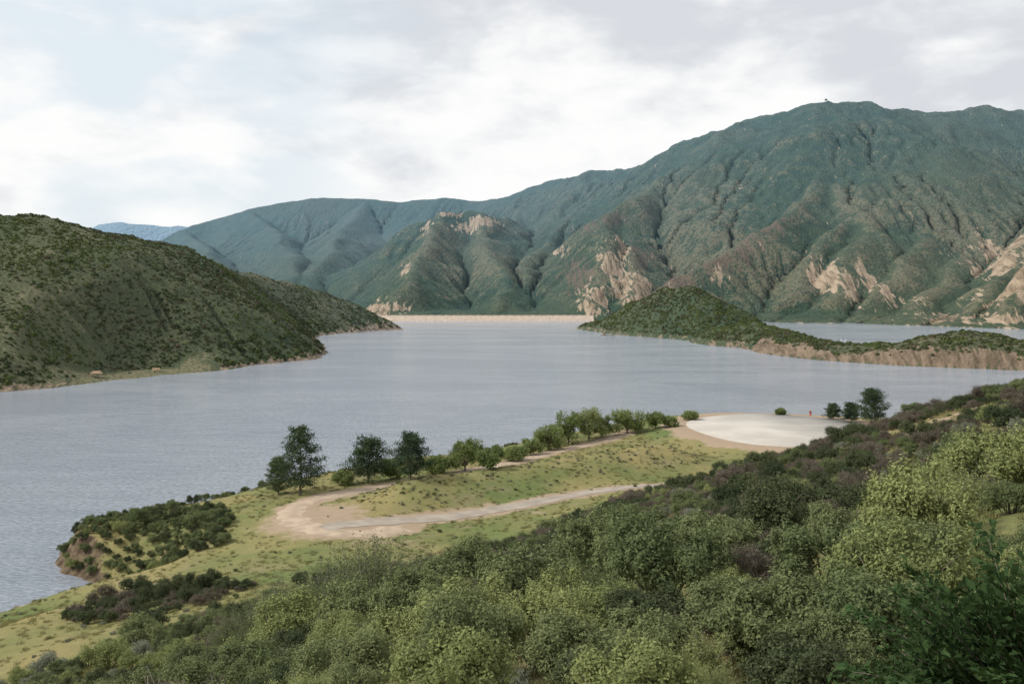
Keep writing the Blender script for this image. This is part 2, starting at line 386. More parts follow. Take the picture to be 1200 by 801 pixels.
rp=np.hypot((X-padc[0])/31,(Y-padc[1])/40)
amp=sstep(3,16,np.minimum(lined(X,Y,dirt_road),lined(X,Y,asph)))*sstep(1.1,1.5,rp)
Z=Z+amp*(.9*fbm(X/16,Y/16,4,31)+.22*fbm(X/3.5,Y/3.5,3,33))
Z=Z*(sstep(1.05,1.5,rp))+15.2*(1-sstep(1.05,1.5,rp))
bank=[(-22,228),(-8,240),(12,254),(40,272)]
Z=Z+4.4*np.exp(-(lined(X,Y,bank)/10)**2)*sstep(2,9,lined(X,Y,asph))*sstep(2,9,lined(X,Y,dirt_road))
sl=.55+1.5*cliff
N.Z=smin(Z,np.where(sd>0,sd*sl+.4*cliff*fbm(X/2,Y/2,3,3)*6,sd*.5),1.2)
N.Z=np.maximum(N.Z,-9)
dr=lined(X,Y,dirt_road); da=lined(X,Y,asph)
bl=[N.hit(p,q,60)[:2] for p,q in ((1095,494),(1130,489),(1165,484))]
print('BARE',bl)
baresd=lined(X,Y,bl)
bend=np.maximum(np.exp(-((X+42)/12)**2-((Y-211)/13)**2),np.exp(-((X+35)/11)**2-((Y-198)/6)**2))
R=np.maximum.reduce([1-sstep(2.4,7.0,dr+2.4*fbm(X/5,Y/5,3,1)),(1-sstep(2.8,7,da+2.4*fbm(X/5,Y/5,3,11)))*.80,1-sstep(1.10,1.36,rp+.10*fbm(X/12,Y/12,2,7)),
   bend*1.1, (1-sstep(1,8,baresd+4*fbm(X/7,Y/7,3,17)))*.66,np.exp(-((X+24)/16)**2-((Y-192)/6)**2)*.5,
   .55*(fbm(X/14,Y/14,3,99)>.45)])
G=np.maximum.reduce([np.exp(-((X-50)/17)**2-((Y-325)/20)**2)*.95,np.exp(-((X+70)/22)**2-((Y-215)/20)**2)*.45,np.exp(-((X+35)/30)**2-((Y-170)/26)**2)*.65,.24+.6*fbm(X/30,Y/30,3,66)])*(1-.3*np.exp(-(lined(X,Y,bank)/12)**2))
Bm=np.clip(cliff*1.2*(sd<5)+(sd<1.8)*.7*(X<-40),0,1)
m,t,out=newmat('grassland_soil')
pos=t.add('ShaderNodeNewGeometry').outputs['Position']
at=t.add('ShaderNodeAttribute',attribute_name='mask'); sc=t.add('ShaderNodeSeparateColor',{0:at.outputs['Color']})
n1=t.noise(pos,.05,5,.5); n2=t.noise(pos,.5,7,.65); n3=t.noise(pos,3.0,5,.7)
gcol=t.mix(t.rng(t.math('ADD',n1,t.math('MULTIPLY',sc.outputs[1],.35)),.40,.84),(.27,.232,.105),(.135,.172,.062))
gcol=t.mix(t.rng(n2,.40,.65),gcol,t.mix(1.0,gcol,(1.14,1.1,1.05),'MULTIPLY'))
gcol=t.mix(t.rng(n3,.35,.6),t.mix(1.0,gcol,(.82,.83,.82),'MULTIPLY'),gcol)
gcol=t.mix(t.rng(t.noise(pos,.12,6,.55),.52,.78,0,.6),gcol,(.28,.22,.14))
dcol=t.mix(n2,(.30,.22,.15),(.42,.325,.23))
c=t.mix(t.rng(t.math('ADD',sc.outputs[0],t.math('MULTIPLY',t.math('SUBTRACT',n2,.5),1.1)),.32,.72),gcol,dcol)
rk=t.mix(t.rng(n2,.35,.65),(.07,.05,.033),(.185,.14,.09))
c=t.mix(t.rng(t.math('ADD',sc.outputs[2],t.math('MULTIPLY',t.math('SUBTRACT',n2,.5),.8)),.35,.6),c,rk)
bp=t.add('ShaderNodeBump',{'Height':t.math('ADD',n2,t.math('MULTIPLY',n3,.4)),'Strength':.7,'Distance':.4})
b=t.add('ShaderNodeBsdfPrincipled',{'Base Color':c,'Roughness':.95,'Normal':bp.outputs[0],'Specular IOR Level':.1})
t.l.new(b.outputs[0],out.inputs[0]); mat_ground=m
mkobj('hillside_ground',N.mesh('hillside_ground',mat_ground,(R,G,Bm)),'grassy hillside and flat point above the lake','ground','structure')
Nsd=sd
m,t,out=newmat('valley_soil')
pos=t.add('ShaderNodeNewGeometry').outputs['Position']
b=t.add('ShaderNodeBsdfPrincipled',{'Base Color':t.mix(t.noise(pos,.002,6),(.06,.08,.05),(.12,.12,.08)),'Roughness':1})
t.l.new(b.outputs[0],out.inputs[0])
q=30000
mm=npmesh('ground',[(-q,-q,-32),(q,-q,-32),(q,q,-32),(-q,q,-32)],[(0,1,2,3)]); mm.materials.append(m)
mkobj('ground',mm,'wide valley floor under the lake','ground','structure')
# ---- water
m,t,out=newmat('lake_water')
pos=t.add('ShaderNodeNewGeometry').outputs['Position']
mp=t.add('ShaderNodeMapping',{'Vector':pos,'Rotation':(0,0,.35),'Scale':(1,2.0,1)}).outputs[0]
w1=t.noise(mp,.6,5,.6,.3); w2=t.noise(mp,.09,3,.5); w3=t.noise(mp,.006,4,.55,.8); w4=t.noise(mp,.035,4,.6)
hh=t.math('ADD',w1,t.math('MULTIPLY',w2,1.0))
bp=t.add('ShaderNodeBump',{'Height':hh,'Strength':t.rng(w3,.35,.65,.65,.95),'Distance':.8})
c=t.mix(t.rng(t.math('ADD',t.math('MULTIPLY',w3,.7),t.math('MULTIPLY',w4,.3)),.38,.62),(.285,.32,.37),(.36,.395,.44))
c=t.mix(t.rng(w1,.35,.65),t.mix(1.0,c,(.74,.76,.78),'MULTIPLY'),t.mix(1.0,c,(1.16,1.15,1.14),'MULTIPLY'))
b=t.add('ShaderNodeBsdfPrincipled',{'Base Color':c,'Roughness':.12,'IOR':1.33,'Normal':bp.outputs[0]})
t.l.new(b.outputs[0],out.inputs[0])
mm=npmesh('lake_water',[(-4000,-900,0),(4000,-900,0),(4000,2150,0),(-4000,2150,0)],[(0,1,2,3)]); mm.materials.append(m)
mkobj('lake_water',mm,'grey blue rippled reservoir lake water','lake','structure')
# ---- roads
def catmull(P,step=1.2):
    P=[np.array(p,float) for p in P]; P=[2*P[0]-P[1]]+P+[2*P[-1]-P[-2]]; o=[]
    for i in range(1,len(P)-2):
        k=max(2,int(np.linalg.norm(P[i+1]-P[i])/step))
        for j in range(k):
            u=j/k; o.append(.5*((2*P[i])+(-P[i-1]+P[i+1])*u+(2*P[i-1]-5*P[i]+4*P[i+1]-P[i+2])*u*u+(-P[i-1]+3*P[i]-3*P[i+1]+P[i+2])*u**3))
    o.append(P[-2]); return np.array(o)
def ribbon(name,P,w,mat,lift,label,wob=.5,seed=3):
    c=catmull(P); d=np.gradient(c,axis=0); d/=np.linalg.norm(d,axis=1)[:,None]; nrm=np.c_[-d[:,1],d[:,0]]
    k=9; co=[]
    for j in range(k):
        s=(j/(k-1)-.5)*2
        ww=w/2+wob*fbm(c[:,0]/4+j//5*50,c[:,1]/4,3,seed)*1.5
        p=c+nrm*(s*ww)[:,None]
        z=N.z(p[:,0],p[:,1])+lift-(.06 if j in(0,k-1) else 0)
        co.append(np.c_[p,z])
    co=np.stack(co,1); n=len(c); i=np.arange(k-1)[None,:]+np.arange(n-1)[:,None]*k
    f=np.stack([i,i+k,i+k+1,i+1],-1).reshape(-1,4)[:,::-1]
    me=npmesh(name,co.reshape(-1,3),f); me.materials.append(mat); me.shade_smooth()
    return mkobj(name,me,label,'road','structure')
mdirt=simple('packed_dirt',(.41,.315,.225),.95,.18,.35,bump=.06)
masph=simple('worn_asphalt',(.33,.28,.225),.9,.18,.3,bump=.03)
ribbon('dirt_road',dirt_road,5.4,mdirt,.07,'pale dirt track looping around the grassy point',1.6)
ribbon('asphalt_road',asph,5.6,masph,.12,'worn grey asphalt road beside grassy bank',1.1)
# ---- landing pad
mpad=simple('pale_concrete',(.455,.42,.37),.9,.13,.08)
th=np.linspace(0,2*math.pi,97)[:-1]
rr=1+.02*np.sin(5*th)+.015*np.sin(3*th+1)
ring=np.c_[padc[0]+30.5*rr*np.cos(th),padc[1]+38*rr*np.sin(th)]
co=[(padc[0],padc[1],15.42)]+[(a,b_,15.36) for a,b_ in ring]+[(a,b_,14.9) for a,b_ in ring]
f=[(0,1+i,1+(i+1)%96) for i in range(96)]+[(1+i,97+i,97+(i+1)%96) for i in range(96)]+[(1+i,97+(i+1)%96,1+(i+1)%96) for i in range(96)]
me=npmesh('concrete_pad',co,f); me.materials.append(mpad)
pad=mkobj('concrete_pad',me,'large round pale concrete landing pad on graded dirt','landing pad','structure')
# ================================================================ FOLIAGE
def leaves(cent,nrm,size,asp,r,jit=.8):
    n=len(cent)
    d=nrm+r.normal(0,jit,(n,3)); d/=np.linalg.norm(d,axis=1)[:,None]+1e-9
    t=np.cross(d,r.normal(0,1,(n,3))); t/=np.linalg.norm(t,axis=1)[:,None]+1e-9
    b=np.cross(d,t)
    s=size*r.uniform(.6,1.3,n)[:,None]
    a=cent+t*s; c=cent-t*s; e=cent+b*s*asp; g=cent-b*s*asp
    return np.stack([a,e,c,g],1).reshape(-1,3)
def tube(p0,p1,r0,r1,k=5):
    p0=np.array(p0,float);p1=np.array(p1,float); d=p1-p0; d/=np.linalg.norm(d)+1e-9
    u=np.cross(d,[.3,.9,.2]); u/=np.linalg.norm(u); v=np.cross(d,u)
    a=np.linspace(0,2*math.pi,k+1)[:-1]
    c=np.cos(a)[:,None]*u+np.sin(a)[:,None]*v
    co=np.r_[p0+c*r0,p1+c*r1]
    f=[(i,(i+1)%k,k+(i+1)%k,k+i) for i in range(k)]
    return co,np.array(f)
def tubes(lst,k=5):
    co=[];f=[];o=0
    for a in lst:
        c,g=tube(*a,k=k); co.append(c); f.append(g+o); o+=len(c)
    return np.concatenate(co),np.concatenate(f)
def leafmesh(name,co,mat,r,stem=None,stemmat=None):
    n=len(co)//4; f=np.arange(n*4).reshape(-1,4)
    v=np.repeat(np.clip(r.normal(.5,.22,n),0,1),4)
    if stem is not None:
        f=np.r_[f,stem[1]+n*4]; co=np.r_[co,stem[0]]; v=np.r_[v,np.full(len(stem[0]),.5)]
    me=npmesh(name,co,f)
    a=me.attributes.new('v','FLOAT','POINT'); a.data.foreach_set('value',v.astype(np.float32))
    me.materials.append(mat)
    if stem is not None:
        me.materials.append(stemmat); mi=np.zeros(len(f),np.int32); mi[n:]=1
        me.polygons.foreach_set('material_index',mi)
    return me
mbark=simple('grey_brown_bark',(.15,.12,.095),.95,.3,3)
mtwig=simple('dry_twig',(.30,.26,.22),.95,.3,3)
def shrub(name,mat,seed,R=1.0,Hh=1.0,nl=9,leaf=.05,count=6000,twigs=0,asp=.5,spread=.55,smat=None):
    r=np.random.default_rng(seed)
    cen=[];rad=[]
    for i in range(nl):
        a=r.uniform(0,2*math.pi); q=math.sqrt(r.uniform(0,1))*spread*R*1.25
        z=Hh*r.uniform(.3,1.0)*(1-.42*(q/R)**2)
        cen.append((q*math.cos(a),q*math.sin(a),z)); rad.append(r.uniform(.16,.38)*R)
    cen=np.array(cen);rad=np.array(rad)
    nc=count//14
    li=r.choice(nl,nc,p=rad**2/np.sum(rad**2)); d=r.normal(0,1,(nc,3)); d/=np.linalg.norm(d,axis=1)[:,None]; d[:,2]=np.where(d[:,2]<-.3,-d[:,2],d[:,2])
    cc=cen[li]+d*(rad[li]*r.uniform(.5,1.0,nc)**.7)[:,None]*np.where(r.uniform(0,1,nc)<.15,1.25,1.0)[:,None]
    cc[:,2]=np.abs(cc[:,2])
    k=14; ax=d*.7+np.array([0,0,.6]); ax/=np.linalg.norm(ax,axis=1)[:,None]
    tt=r.uniform(-1,1,(nc,k)); p=(cc[:,None,:]+ax[:,None,:]*tt[:,:,None]*.09*R).reshape(-1,3)+r.normal(0,.032*R,(nc*k,3))
    nn=np.repeat(d,k,0); nn[:,2]+=.4
    p[:,2]=np.maximum(p[:,2],.02)
    co=leaves(p,nn,leaf,asp,r,.6)
    st=[]
    for c,q in zip(cen,rad):
        st.append(((r.normal(0,.06),r.normal(0,.06),-.15),c*np.array([.6,.6,.55]),.03,.018)); st.append((c*np.array([.6,.6,.55]),c,.018,.008))
    for i in range(twigs):
        j=r.integers(0,nl); d=r.normal(0,.5,3); d[2]=abs(d[2])+.5; d/=np.linalg.norm(d)
        e=cen[j]+d*rad[j]*r.uniform(1.1,1.5); st.append((cen[j],e,.010,.004))
        e2=cen[j]+(e-cen[j])*.6; st.append((e2,e2+r.normal(0,.14,3)*R,.006,.003))
    return leafmesh(name,co,mat,r,tubes(st,4),smat or mbark)
def willowy(name,mat,seed,shoots=150,per=170,leaf=.018,wid=.75):
    """many upright arching shoots with small leaves, unit height"""
    r=np.random.default_rng(seed); st=[];P_=[];Nn=[]
    for i in range(shoots):
        a=r.uniform(0,6.283); lean=abs(r.normal(0,.55)); l=r.uniform(.55,1.1)
        base=np.array([r.normal(0,.10),r.normal(0,.10),-.03]); d=np.array([math.cos(a)*math.sin(lean),math.sin(a)*math.sin(lean),math.cos(lean)])
        pts=[base]; 
        for j in range(6):
            d=d+np.array([math.cos(a),math.sin(a),-.35])*.045+r.normal(0,.06,3); d/=np.linalg.norm(d); pts.append(pts[-1]+d*l/6*np.array([wid,wid,1]))
        pts=np.array(pts)
        for j in range(6): st.append((pts[j],pts[j+1],.008*(1-j/7),.008*(1-(j+1)/7)))
        u=r.uniform(.22,1,per)*5.999; k=u.astype(int); f=(u-k)[:,None]
        q=pts[k]*(1-f)+pts[k+1]*f+r.normal(0,1,(per,3))*(.028+.012*(6-u)[:,None]/3)
        P_.append(q); Nn.append(np.tile(d,(per,1))*.2+np.array([0,0,.4]))
    P_=np.concatenate(P_); P_[:,2]=np.maximum(P_[:,2],.01)
    return leafmesh(name,leaves(P_,np.concatenate(Nn),leaf,.4,r,.8),mat,r,tubes(st,4),mtwig)
LM={
 'green':leafmat('green_leaves',(.132,.165,.076),(.195,.225,.105),.28),
 'dark':leafmat('dark_green_leaves',(.066,.085,.046),(.108,.127,.064),.28),
 'brown':leafmat('brownish_chaparral_leaves',(.118,.102,.078),(.175,.148,.115),.28),
 'sage':leafmat('grey_sage_leaves',(.20,.22,.155),(.265,.28,.205),.28),
 'bright':leafmat('yellow_green_leaves',(.21,.245,.10),(.29,.315,.13),.28),
}
V=[]
spec=[('green',1,1.0,1.05,15,.031,14000,6,'dense rounded green chaparral shrub on the slope'),
 ('green',2,1.1,1.25,18,.031,15500,8,'tall leafy green shrub on the hillside'),
 ('dark',3,1.0,.95,14,.031,12500,6,'dark green scrub oak bush on the slope'),
 ('dark',4,1.15,1.05,17,.031,14000,10,'broad dark green chaparral bush'),
 ('brown',5,1.0,.85,15,.026,11000,40,'brownish chamise shrub with bare twigs'),
 ('brown',6,1.1,.9,17,.026,12000,50,'twiggy grey brown shrub on dry slope'),
 ('sage',7,.95,.75,13,.028,10500,14,'pale grey green sage bush in grass'),
 ('bright',8,1.1,1.05,16,.029,15000,6,'bright yellow green leafy bush')]
for k,sd_,R_,H_,nl,lf,ct,tw,lb in spec:
    V.append((shrub('shrub',LM[k],sd_,R_,H_,nl,lf,ct,tw,smat=mtwig if k=='brown' else None),lb,k))
V.append((willowy('shrub',LM['green'],91,190,190,.013),'tall feathery green shrub with upright leafy shoots','green'))
V.append((willowy('shrub',LM['bright'],92,150,130,.020,.95),'loose bright green shrub with arching shoots','bright'))
NV=len(V)
inA=lambda x,y: polyd(x,y,[(-10,20),(-14,45),(-22,70),(-30,95),(-27,118),(-20,135),(-8,150),(1,164),(8,178),(14,196),(24,213),(44,228),(60,232),(110,236),(180,255),(330,330),(330,-45),(10,-45)])
inB=lambda x,y: polyd(x,y,[(-100,220),(-93,238),(-76,238),(-64,228),(-60,212),(-57,200),(-66,192),(-80,198),(-92,205),(-99,212)])
inC=lambda x,y: np.maximum(13-np.hypot((x+52),(y-148)*.8),6-np.hypot((x+28),(y-158)*.6))
inD=lambda x,y: polyd(x,y,[(-76,60),(-64,88),(-54,106),(-42,120),(-30,126),(-24,128),(-14,60)])
cand=[]
cell={}
def tryadd(x,y,rmin,k=.69):
    i,j=int(x//5),int(y//5)
    for a in(-1,0,1):
        for b_ in(-1,0,1):
            for (u,v,rr_) in cell.get((i+a,j+b_),()):
                if (u-x)**2+(v-y)**2<(k*(rmin+rr_))**2: return False
    cell.setdefault((i,j),[]).append((x,y,rmin)); return True
for px,Y_,s,kk in [(440,72,7.0,8),(375,75,6.8,8),(320,84,5.6,8),(490,76,4.8,8),(410,88,5.6,8),(270,86,3.8,8),(350,58,3.0,7),(420,56,2.8,0),(560,60,2.6,1),(930,27,2.1,0),(1020,25,2.1,1),(870,29,2.0,0),(700,33,2.0,7),(200,150,2.8,3),(160,152,2.8,2),(120,150,2.6,4),(180,143,2.4,3),(230,150,2.4,3),(1170,48,3.2,7),(1120,44,2.8,9),(1140,56,3.0,0),(1090,38,2.6,7),(230,215,3.0,0),(160,220,3.0,1),(195,205,2.6,0),(140,216,2.4,7),(560,36,2.5,7),(620,42,2.6,0),(500,44,2.6,1),(780,38,2.5,1),(840,44,2.6,0),(900,50,2.6,3),(960,58,2.8,2),(700,50,2.6,1),(640,58,2.6,6),(740,64,2.6,0),(300,66,2.8,7),(240,76,2.6,0),(640,29,1.9,7),(970,36,2.4,0),(1060,30,2.4,7),(820,26,1.7,9),(540,28,1.8,1),(760,27,1.8,0),(470,34,2.0,7),(120,98,2.8,7),(60,104,2.4,6),(170,104,2.8,1)]:
    x=sx(px,Y_); cand.append((x,Y_,float(N.z(x,Y_)),s,kk,rng.uniform(0,6.28))); tryadd(x,Y_,s*(.85 if kk<8 else .35))
NP=80000
cx=rng.uniform(-110,260,NP); cy=rng.uniform(6,385,NP)
pxs=600+cx/cy*F
gz=N.z(cx,cy); sdv=N.z(cx,cy,Nsd)
dA,dB,dC,dD=inA(cx,cy),inB(cx,cy),inC(cx,cy),inD(cx,cy)
drv=lined(cx,cy,dirt_road); dav=lined(cx,cy,asph); rpv=np.hypot((cx-88)/31,(cy-322)/40); dbk=lined(cx,cy,bank)
cl=fbm(cx/14,cy/14,3,201); cl2=fbm(cx/30,cy/30,2,202); cl3=fbm(cx/9,cy/9,2,203)
bare=lined(cx,cy,bl)
for i in range(NP):
    x,y=cx[i],cy[i]
    if not(-260<pxs[i]<1500) or sdv[i]<(2 if y<200 or x>-80 else .6) or drv[i]<5 or (dav[i]<4.2 and x<18) or rpv[i]<1.22: continue
    zone=None
    if dA[i]>0 and cl[i]>-.62 and not(bare[i]<5.5+5*cl3[i]): zone='A'
    elif dB[i]>0: zone='B'
    elif dC[i]>0 and cl[i]>-.3: zone='C'
    elif dD[i]>0 and cl[i]>-.08-.018*dD[i]: zone='D'
    elif rng.random()<(.025 if sdv[i]>14 else .10)*(9 if dbk[i]<12 else 1): zone='E'
    elif 2<sdv[i]<16 and y>225 and rng.random()<.35: zone='B'
    if zone is None: continue
    s=rng.uniform(.75,1.4)*(1.5 if rng.random()<.3 else 1) if zone!='E' else rng.uniform(.25,.6)
    if zone=='B': s=rng.uniform(.9,1.9)
    if zone=='D': s=rng.uniform(1.0,2.1)
    if zone=='A' and y<75: s=rng.uniform(1.0,2.0)
    if zone=='A' and y>110: s*=1.1
    if bare[i]<12: s*=.7
    top=gz[i]+s*1.15
    if y<19 or (math.hypot(x,y)<20): continue
    if CH-top< (y*.25 if pxs[i]<900 else y*.2) and y<36: continue
    if not tryadd(x,y,s,.82 if zone=='D' else (.78 if y<75 else .69)): continue
    u=rng.random()*.7+cl2[i]*.7+.15
    if zone=='A':
        if y<48: kk=rng.choice([0,1,7,6,9,5,2],p=[.26,.24,.20,.06,.06,.08,.10])
        elif u<.06: kk=rng.choice([6,7,6])
        elif u<.56: kk=rng.choice([4,5,2,5])
        elif u<.84: kk=rng.choice([2,3,0,4])
        else: kk=rng.choice([1,0,6,2])
    elif zone=='B': kk=rng.choice([0,1,2,3,7],p=[.3,.25,.2,.2,.05])
    elif zone=='C': kk=rng.choice([2,3,4,5])
    elif zone=='D': kk=rng.choice([6,7,0,5,2,3],p=[.14,.12,.28,.12,.17,.17])
    else: kk=rng.choice([6,6,6,0])
    if kk==9: s*=1.2
    cand.append((x,y,gz[i],s,kk,rng.uniform(0,6.28)))
cand.sort(key=lambda c:-(c[3]/c[1])*(1 if -30<600+c[0]/c[1]*F<1230 and (CH-c[2]-c[3])/c[1]<.42 else .01))
print('SHRUBS',len(cand))
for (x,y,z,s,kk,a) in cand[:290]:
    me,lb,_=V[kk]
    o=mkobj('shrub',me,lb,'shrub',loc=(x,y,z-.05*s),group='shrubs on the lakeside hillside')
    sc_=s*rng.uniform(.9,1.15); o.scale=(s,s,sc_); o.rotation_euler=(0,0,a)
src_near=[None]*NV
for o in list(COL.objects):
    if o.name.startswith('shrub') and o.type=='MESH':
        for k in range(NV):
            if o.data==V[k][0] and src_near[k] is None: src_near[k]=o
for k in range(NV):
    if src_near[k] is None:
        x,y,z,s,kk,a=cand[300+k]
        o=mkobj('shrub',V[k][0],V[k][1],'shrub',loc=(x,y,z),group='shrubs on the lakeside hillside'); o.scale=(s,s,s); src_near[k]=o
def scatter(name,P,rot,scl,idx,sources,label,category):
    me=bpy.data.meshes.new(name); me.vertices.add(len(P)); me.vertices.foreach_set('co',np.asarray(P,np.float32).ravel())
    a=me.attributes.new('rz','FLOAT','POINT'); a.data.foreach_set('value',np.asarray(rot,np.float32))
    a=me.attributes.new('sc','FLOAT','POINT'); a.data.foreach_set('value',np.asarray(scl,np.float32))
    a=me.attributes.new('ix','INT','POINT'); a.data.foreach_set('value',np.asarray(idx,np.int32))
    o=mkobj(name,me,label,category,'stuff')
    g=bpy.data.node_groups.new(name+'_nodes','GeometryNodeTree')
    g.interface.new_socket('Geometry',in_out='INPUT',socket_type='NodeSocketGeometry'); g.interface.new_socket('Geometry',in_out='OUTPUT',socket_type='NodeSocketGeometry')
    n=g.nodes; l=g.links
    gi=n.new('NodeGroupInput'); go=n.new('NodeGroupOutput')
    ip=n.new('GeometryNodeInstanceOnPoints'); l.new(gi.outputs[0],ip.inputs['Points'])
    jn=n.new('GeometryNodeJoinGeometry')
    for s in reversed(sources):
        oi=n.new('GeometryNodeObjectInfo'); oi.inputs['Object'].default_value=s; oi.inputs['As Instance'].default_value=True
        l.new(oi.outputs['Geometry'],jn.inputs[0])
    l.new(jn.outputs[0],ip.inputs['Instance']); ip.inputs['Pick Instance'].default_value=True
    def na(nm,ty):
        q=n.new('GeometryNodeInputNamedAttribute'); q.data_type=ty; q.inputs['Name'].default_value=nm; return q.outputs['Attribute']
    l.new(na('ix','INT'),ip.inputs['Instance Index'])
    cb=n.new('ShaderNodeCombineXYZ'); l.new(na('rz','FLOAT'),cb.inputs[2])
    er=n.new('FunctionNodeEulerToRotation'); l.new(cb.outputs[0],er.inputs[0]); l.new(er.outputs[0],ip.inputs['Rotation'])
    l.new(na('sc','FLOAT'),ip.inputs['Scale'])
    l.new(ip.outputs[0],go.inputs[0])
    md=o.modifiers.new('scatter','NODES'); md.node_group=g
    return o
rest=cand[290:]
A_=np.array([(c[0],c[1],c[2]-.05) for c in rest])
scatter('shrub_cover',A_,[c[5] for c in rest],[c[3] for c in rest],[c[4] for c in rest],src_near,'dense mixed chaparral shrubs covering the slope','shrubs')
# ---- grass tufts
r=np.random.default_rng(5)
mgr=leafmat('grass_blades',(.19,.195,.08),(.265,.24,.115),.35)
def tuft(seed):
    r=np.random.default_rng(seed); n=46
    b=np.c_[r.normal(0,.24,(n,2)),np.zeros(n)]; tp=b+np.c_[r.normal(0,.14,(n,2)),r.uniform(.15,.4,n)]
    w=np.c_[r.normal(0,1,(n,2)),np.zeros(n)]; w/=np.linalg.norm(w,axis=1)[:,None]; w*=.022
    co=np.stack([b-w,b+w,tp+w*.2,tp-w*.2],1).reshape(-1,3)
    return leafmesh('grass_tuft',co,mgr,r)
tf=[]
for s_,(px,Y_) in zip((1,2),((250,150),(300,165))):
    x=sx(px,Y_); tf.append(mkobj('grass_tuft',tuft(s_),'small tuft of dry green grass on slope','grass',loc=(x,Y_,float(N.z(x,Y_))),group='grass tufts'))
gx_=r.uniform(-105,200,45000); gy_=r.uniform(25,385,45000)
ok=(N.z(gx_,gy_,Nsd)>1.5)&(lined(gx_,gy_,dirt_road)>4.5)&(lined(gx_,gy_,asph)>3.6)&(np.hypot((gx_-88)/31,(gy_-322)/40)>1.3)&(np.abs(gx_/gy_)<.62)&(fbm(gx_/6,gy_/6,3,301)>-.15)&(N.z(gx_,gy_,bend)<.35)
gx_,gy_=gx_[ok],gy_[ok]; k=len(gx_)
scatter('grass_cover',np.c_[gx_,gy_,N.z(gx_,gy_)-.02],r.uniform(0,6.28,k),r.uniform(.5,1.4,k),r.integers(0,2,k),tf,'dry green grass over hillside','grass')
# ---- far shrub clumps
def clump(seed,mat,leaf=.3,n=110):
    r=np.random.default_rng(seed)
    d=r.normal(0,1,(n,3)); d/=np.linalg.norm(d,axis=1)[:,None]; d[:,2]=np.abs(d[:,2])
    lob=1+.25*np.sin(3*np.arctan2(d[:,1],d[:,0])+seed)+.15*np.sin(5*d[:,2]+seed)
    p=d*(lob*r.uniform(.75,1,n))[:,None]*np.array([1,1,.75])
    return leafmesh('shrub',leaves(p,d,leaf,.8,r,.35),mat,r)
LF=[leafmat('hill_shrub_leaves_dark',(.052,.070,.035),(.078,.096,.045),.1),leafmat('hill_shrub_leaves_green',(.078,.104,.041),(.122,.146,.056),.1),leafmat('hill_shrub_leaves_brown',(.105,.093,.06),(.138,.122,.082),.1)]
def placehill(hf,Pxy,meshes,lbl,grp):
    out=[]
    for (px,py),me in zip(Pxy,meshes):
        x,y,z=hf.hit(px,py,560); o=mkobj('shrub',me,lbl,'shrub',loc=(x,y,z-.3),group=grp); o.scale=(2.2,2.2,2.2); out.append(o)
    return out
cm=[clump(21,LF[0]),clump(22,LF[1]),clump(23,LF[2])]
sl_=placehill(H,[(60,400),(120,380),(200,400)],cm,'round dark shrub on the dry hillside','hill shrubs')
def hillpts(hf,SD,n,smin_,seed,dens):
    r=np.random.default_rng(seed)
    x=r.uniform(hf.xs[0],hf.xs[-1],n); y=r.uniform(hf.ys[0],hf.ys[-1],n)
    px=600+x/y*F
    s=hf.z(x,y,SD); ok=(s>smin_)&(px>-150)&(px<1350)&(r.uniform(0,1,n)<dens(x,y))
    x,y=x[ok],y[ok]; return np.c_[x,y,hf.z(x,y)-.3],r
P_,r=hillpts(H,Hsd,250000,4,31,lambda x,y: np.clip(.9-1.1*H.z(x,y,HG)+1.2*fbm(x/55,y/55,4,81),.06,1)*(1-.97*(H.z(x,y,Hbench)>.3)*(H.z(x,y,Hsd)<34)))
k=len(P_); ix=np.where(1.6*fbm(P_[:,0]/110,P_[:,1]/110,3,83)+r.normal(0,.18,k)>.05,1,np.where(r.uniform(0,1,k)<.25,2,0))
nearshore=H.z(P_[:,0],P_[:,1],Hsd)<30; ix=np.where(nearshore&(r.uniform(0,1,k)<.6),0,ix)
scatter('hill_shrub_cover',P_,r.uniform(0,6.28,k),r.uniform(.6,1.5,k)*(1+.8*(r.uniform(0,1,k)<.06))*np.where(nearshore,1.3,1),ix,sl_,'dense dark chaparral covering the hill','shrubs')
print('HILL',k)
si_=placehill(I,[(800,360),(780,370),(850,385)],cm,'round green shrub on the island hill','island shrubs')
P_,r=hillpts(I,Isd,110000,6,32,lambda x,y: np.clip(.8+1.1*fbm(x/35,y/35,4,84),.1,1)*np.where((y<1000)&(I.z(x,y,Isd)<10),.15,1))
k=len(P_); ix=np.where(fbm(P_[:,0]/60,P_[:,1]/60,3,85)+r.normal(0,.25,k)>0,1,np.where(r.uniform(0,1,k)<.25,2,0))
scatter('island_shrub_cover',P_,r.uniform(0,6.28,k),r.uniform(.8,1.9,k)*(1+.5*(r.uniform(0,1,k)<.1)),ix,si_,'green shrubs covering the low point of land','shrubs')
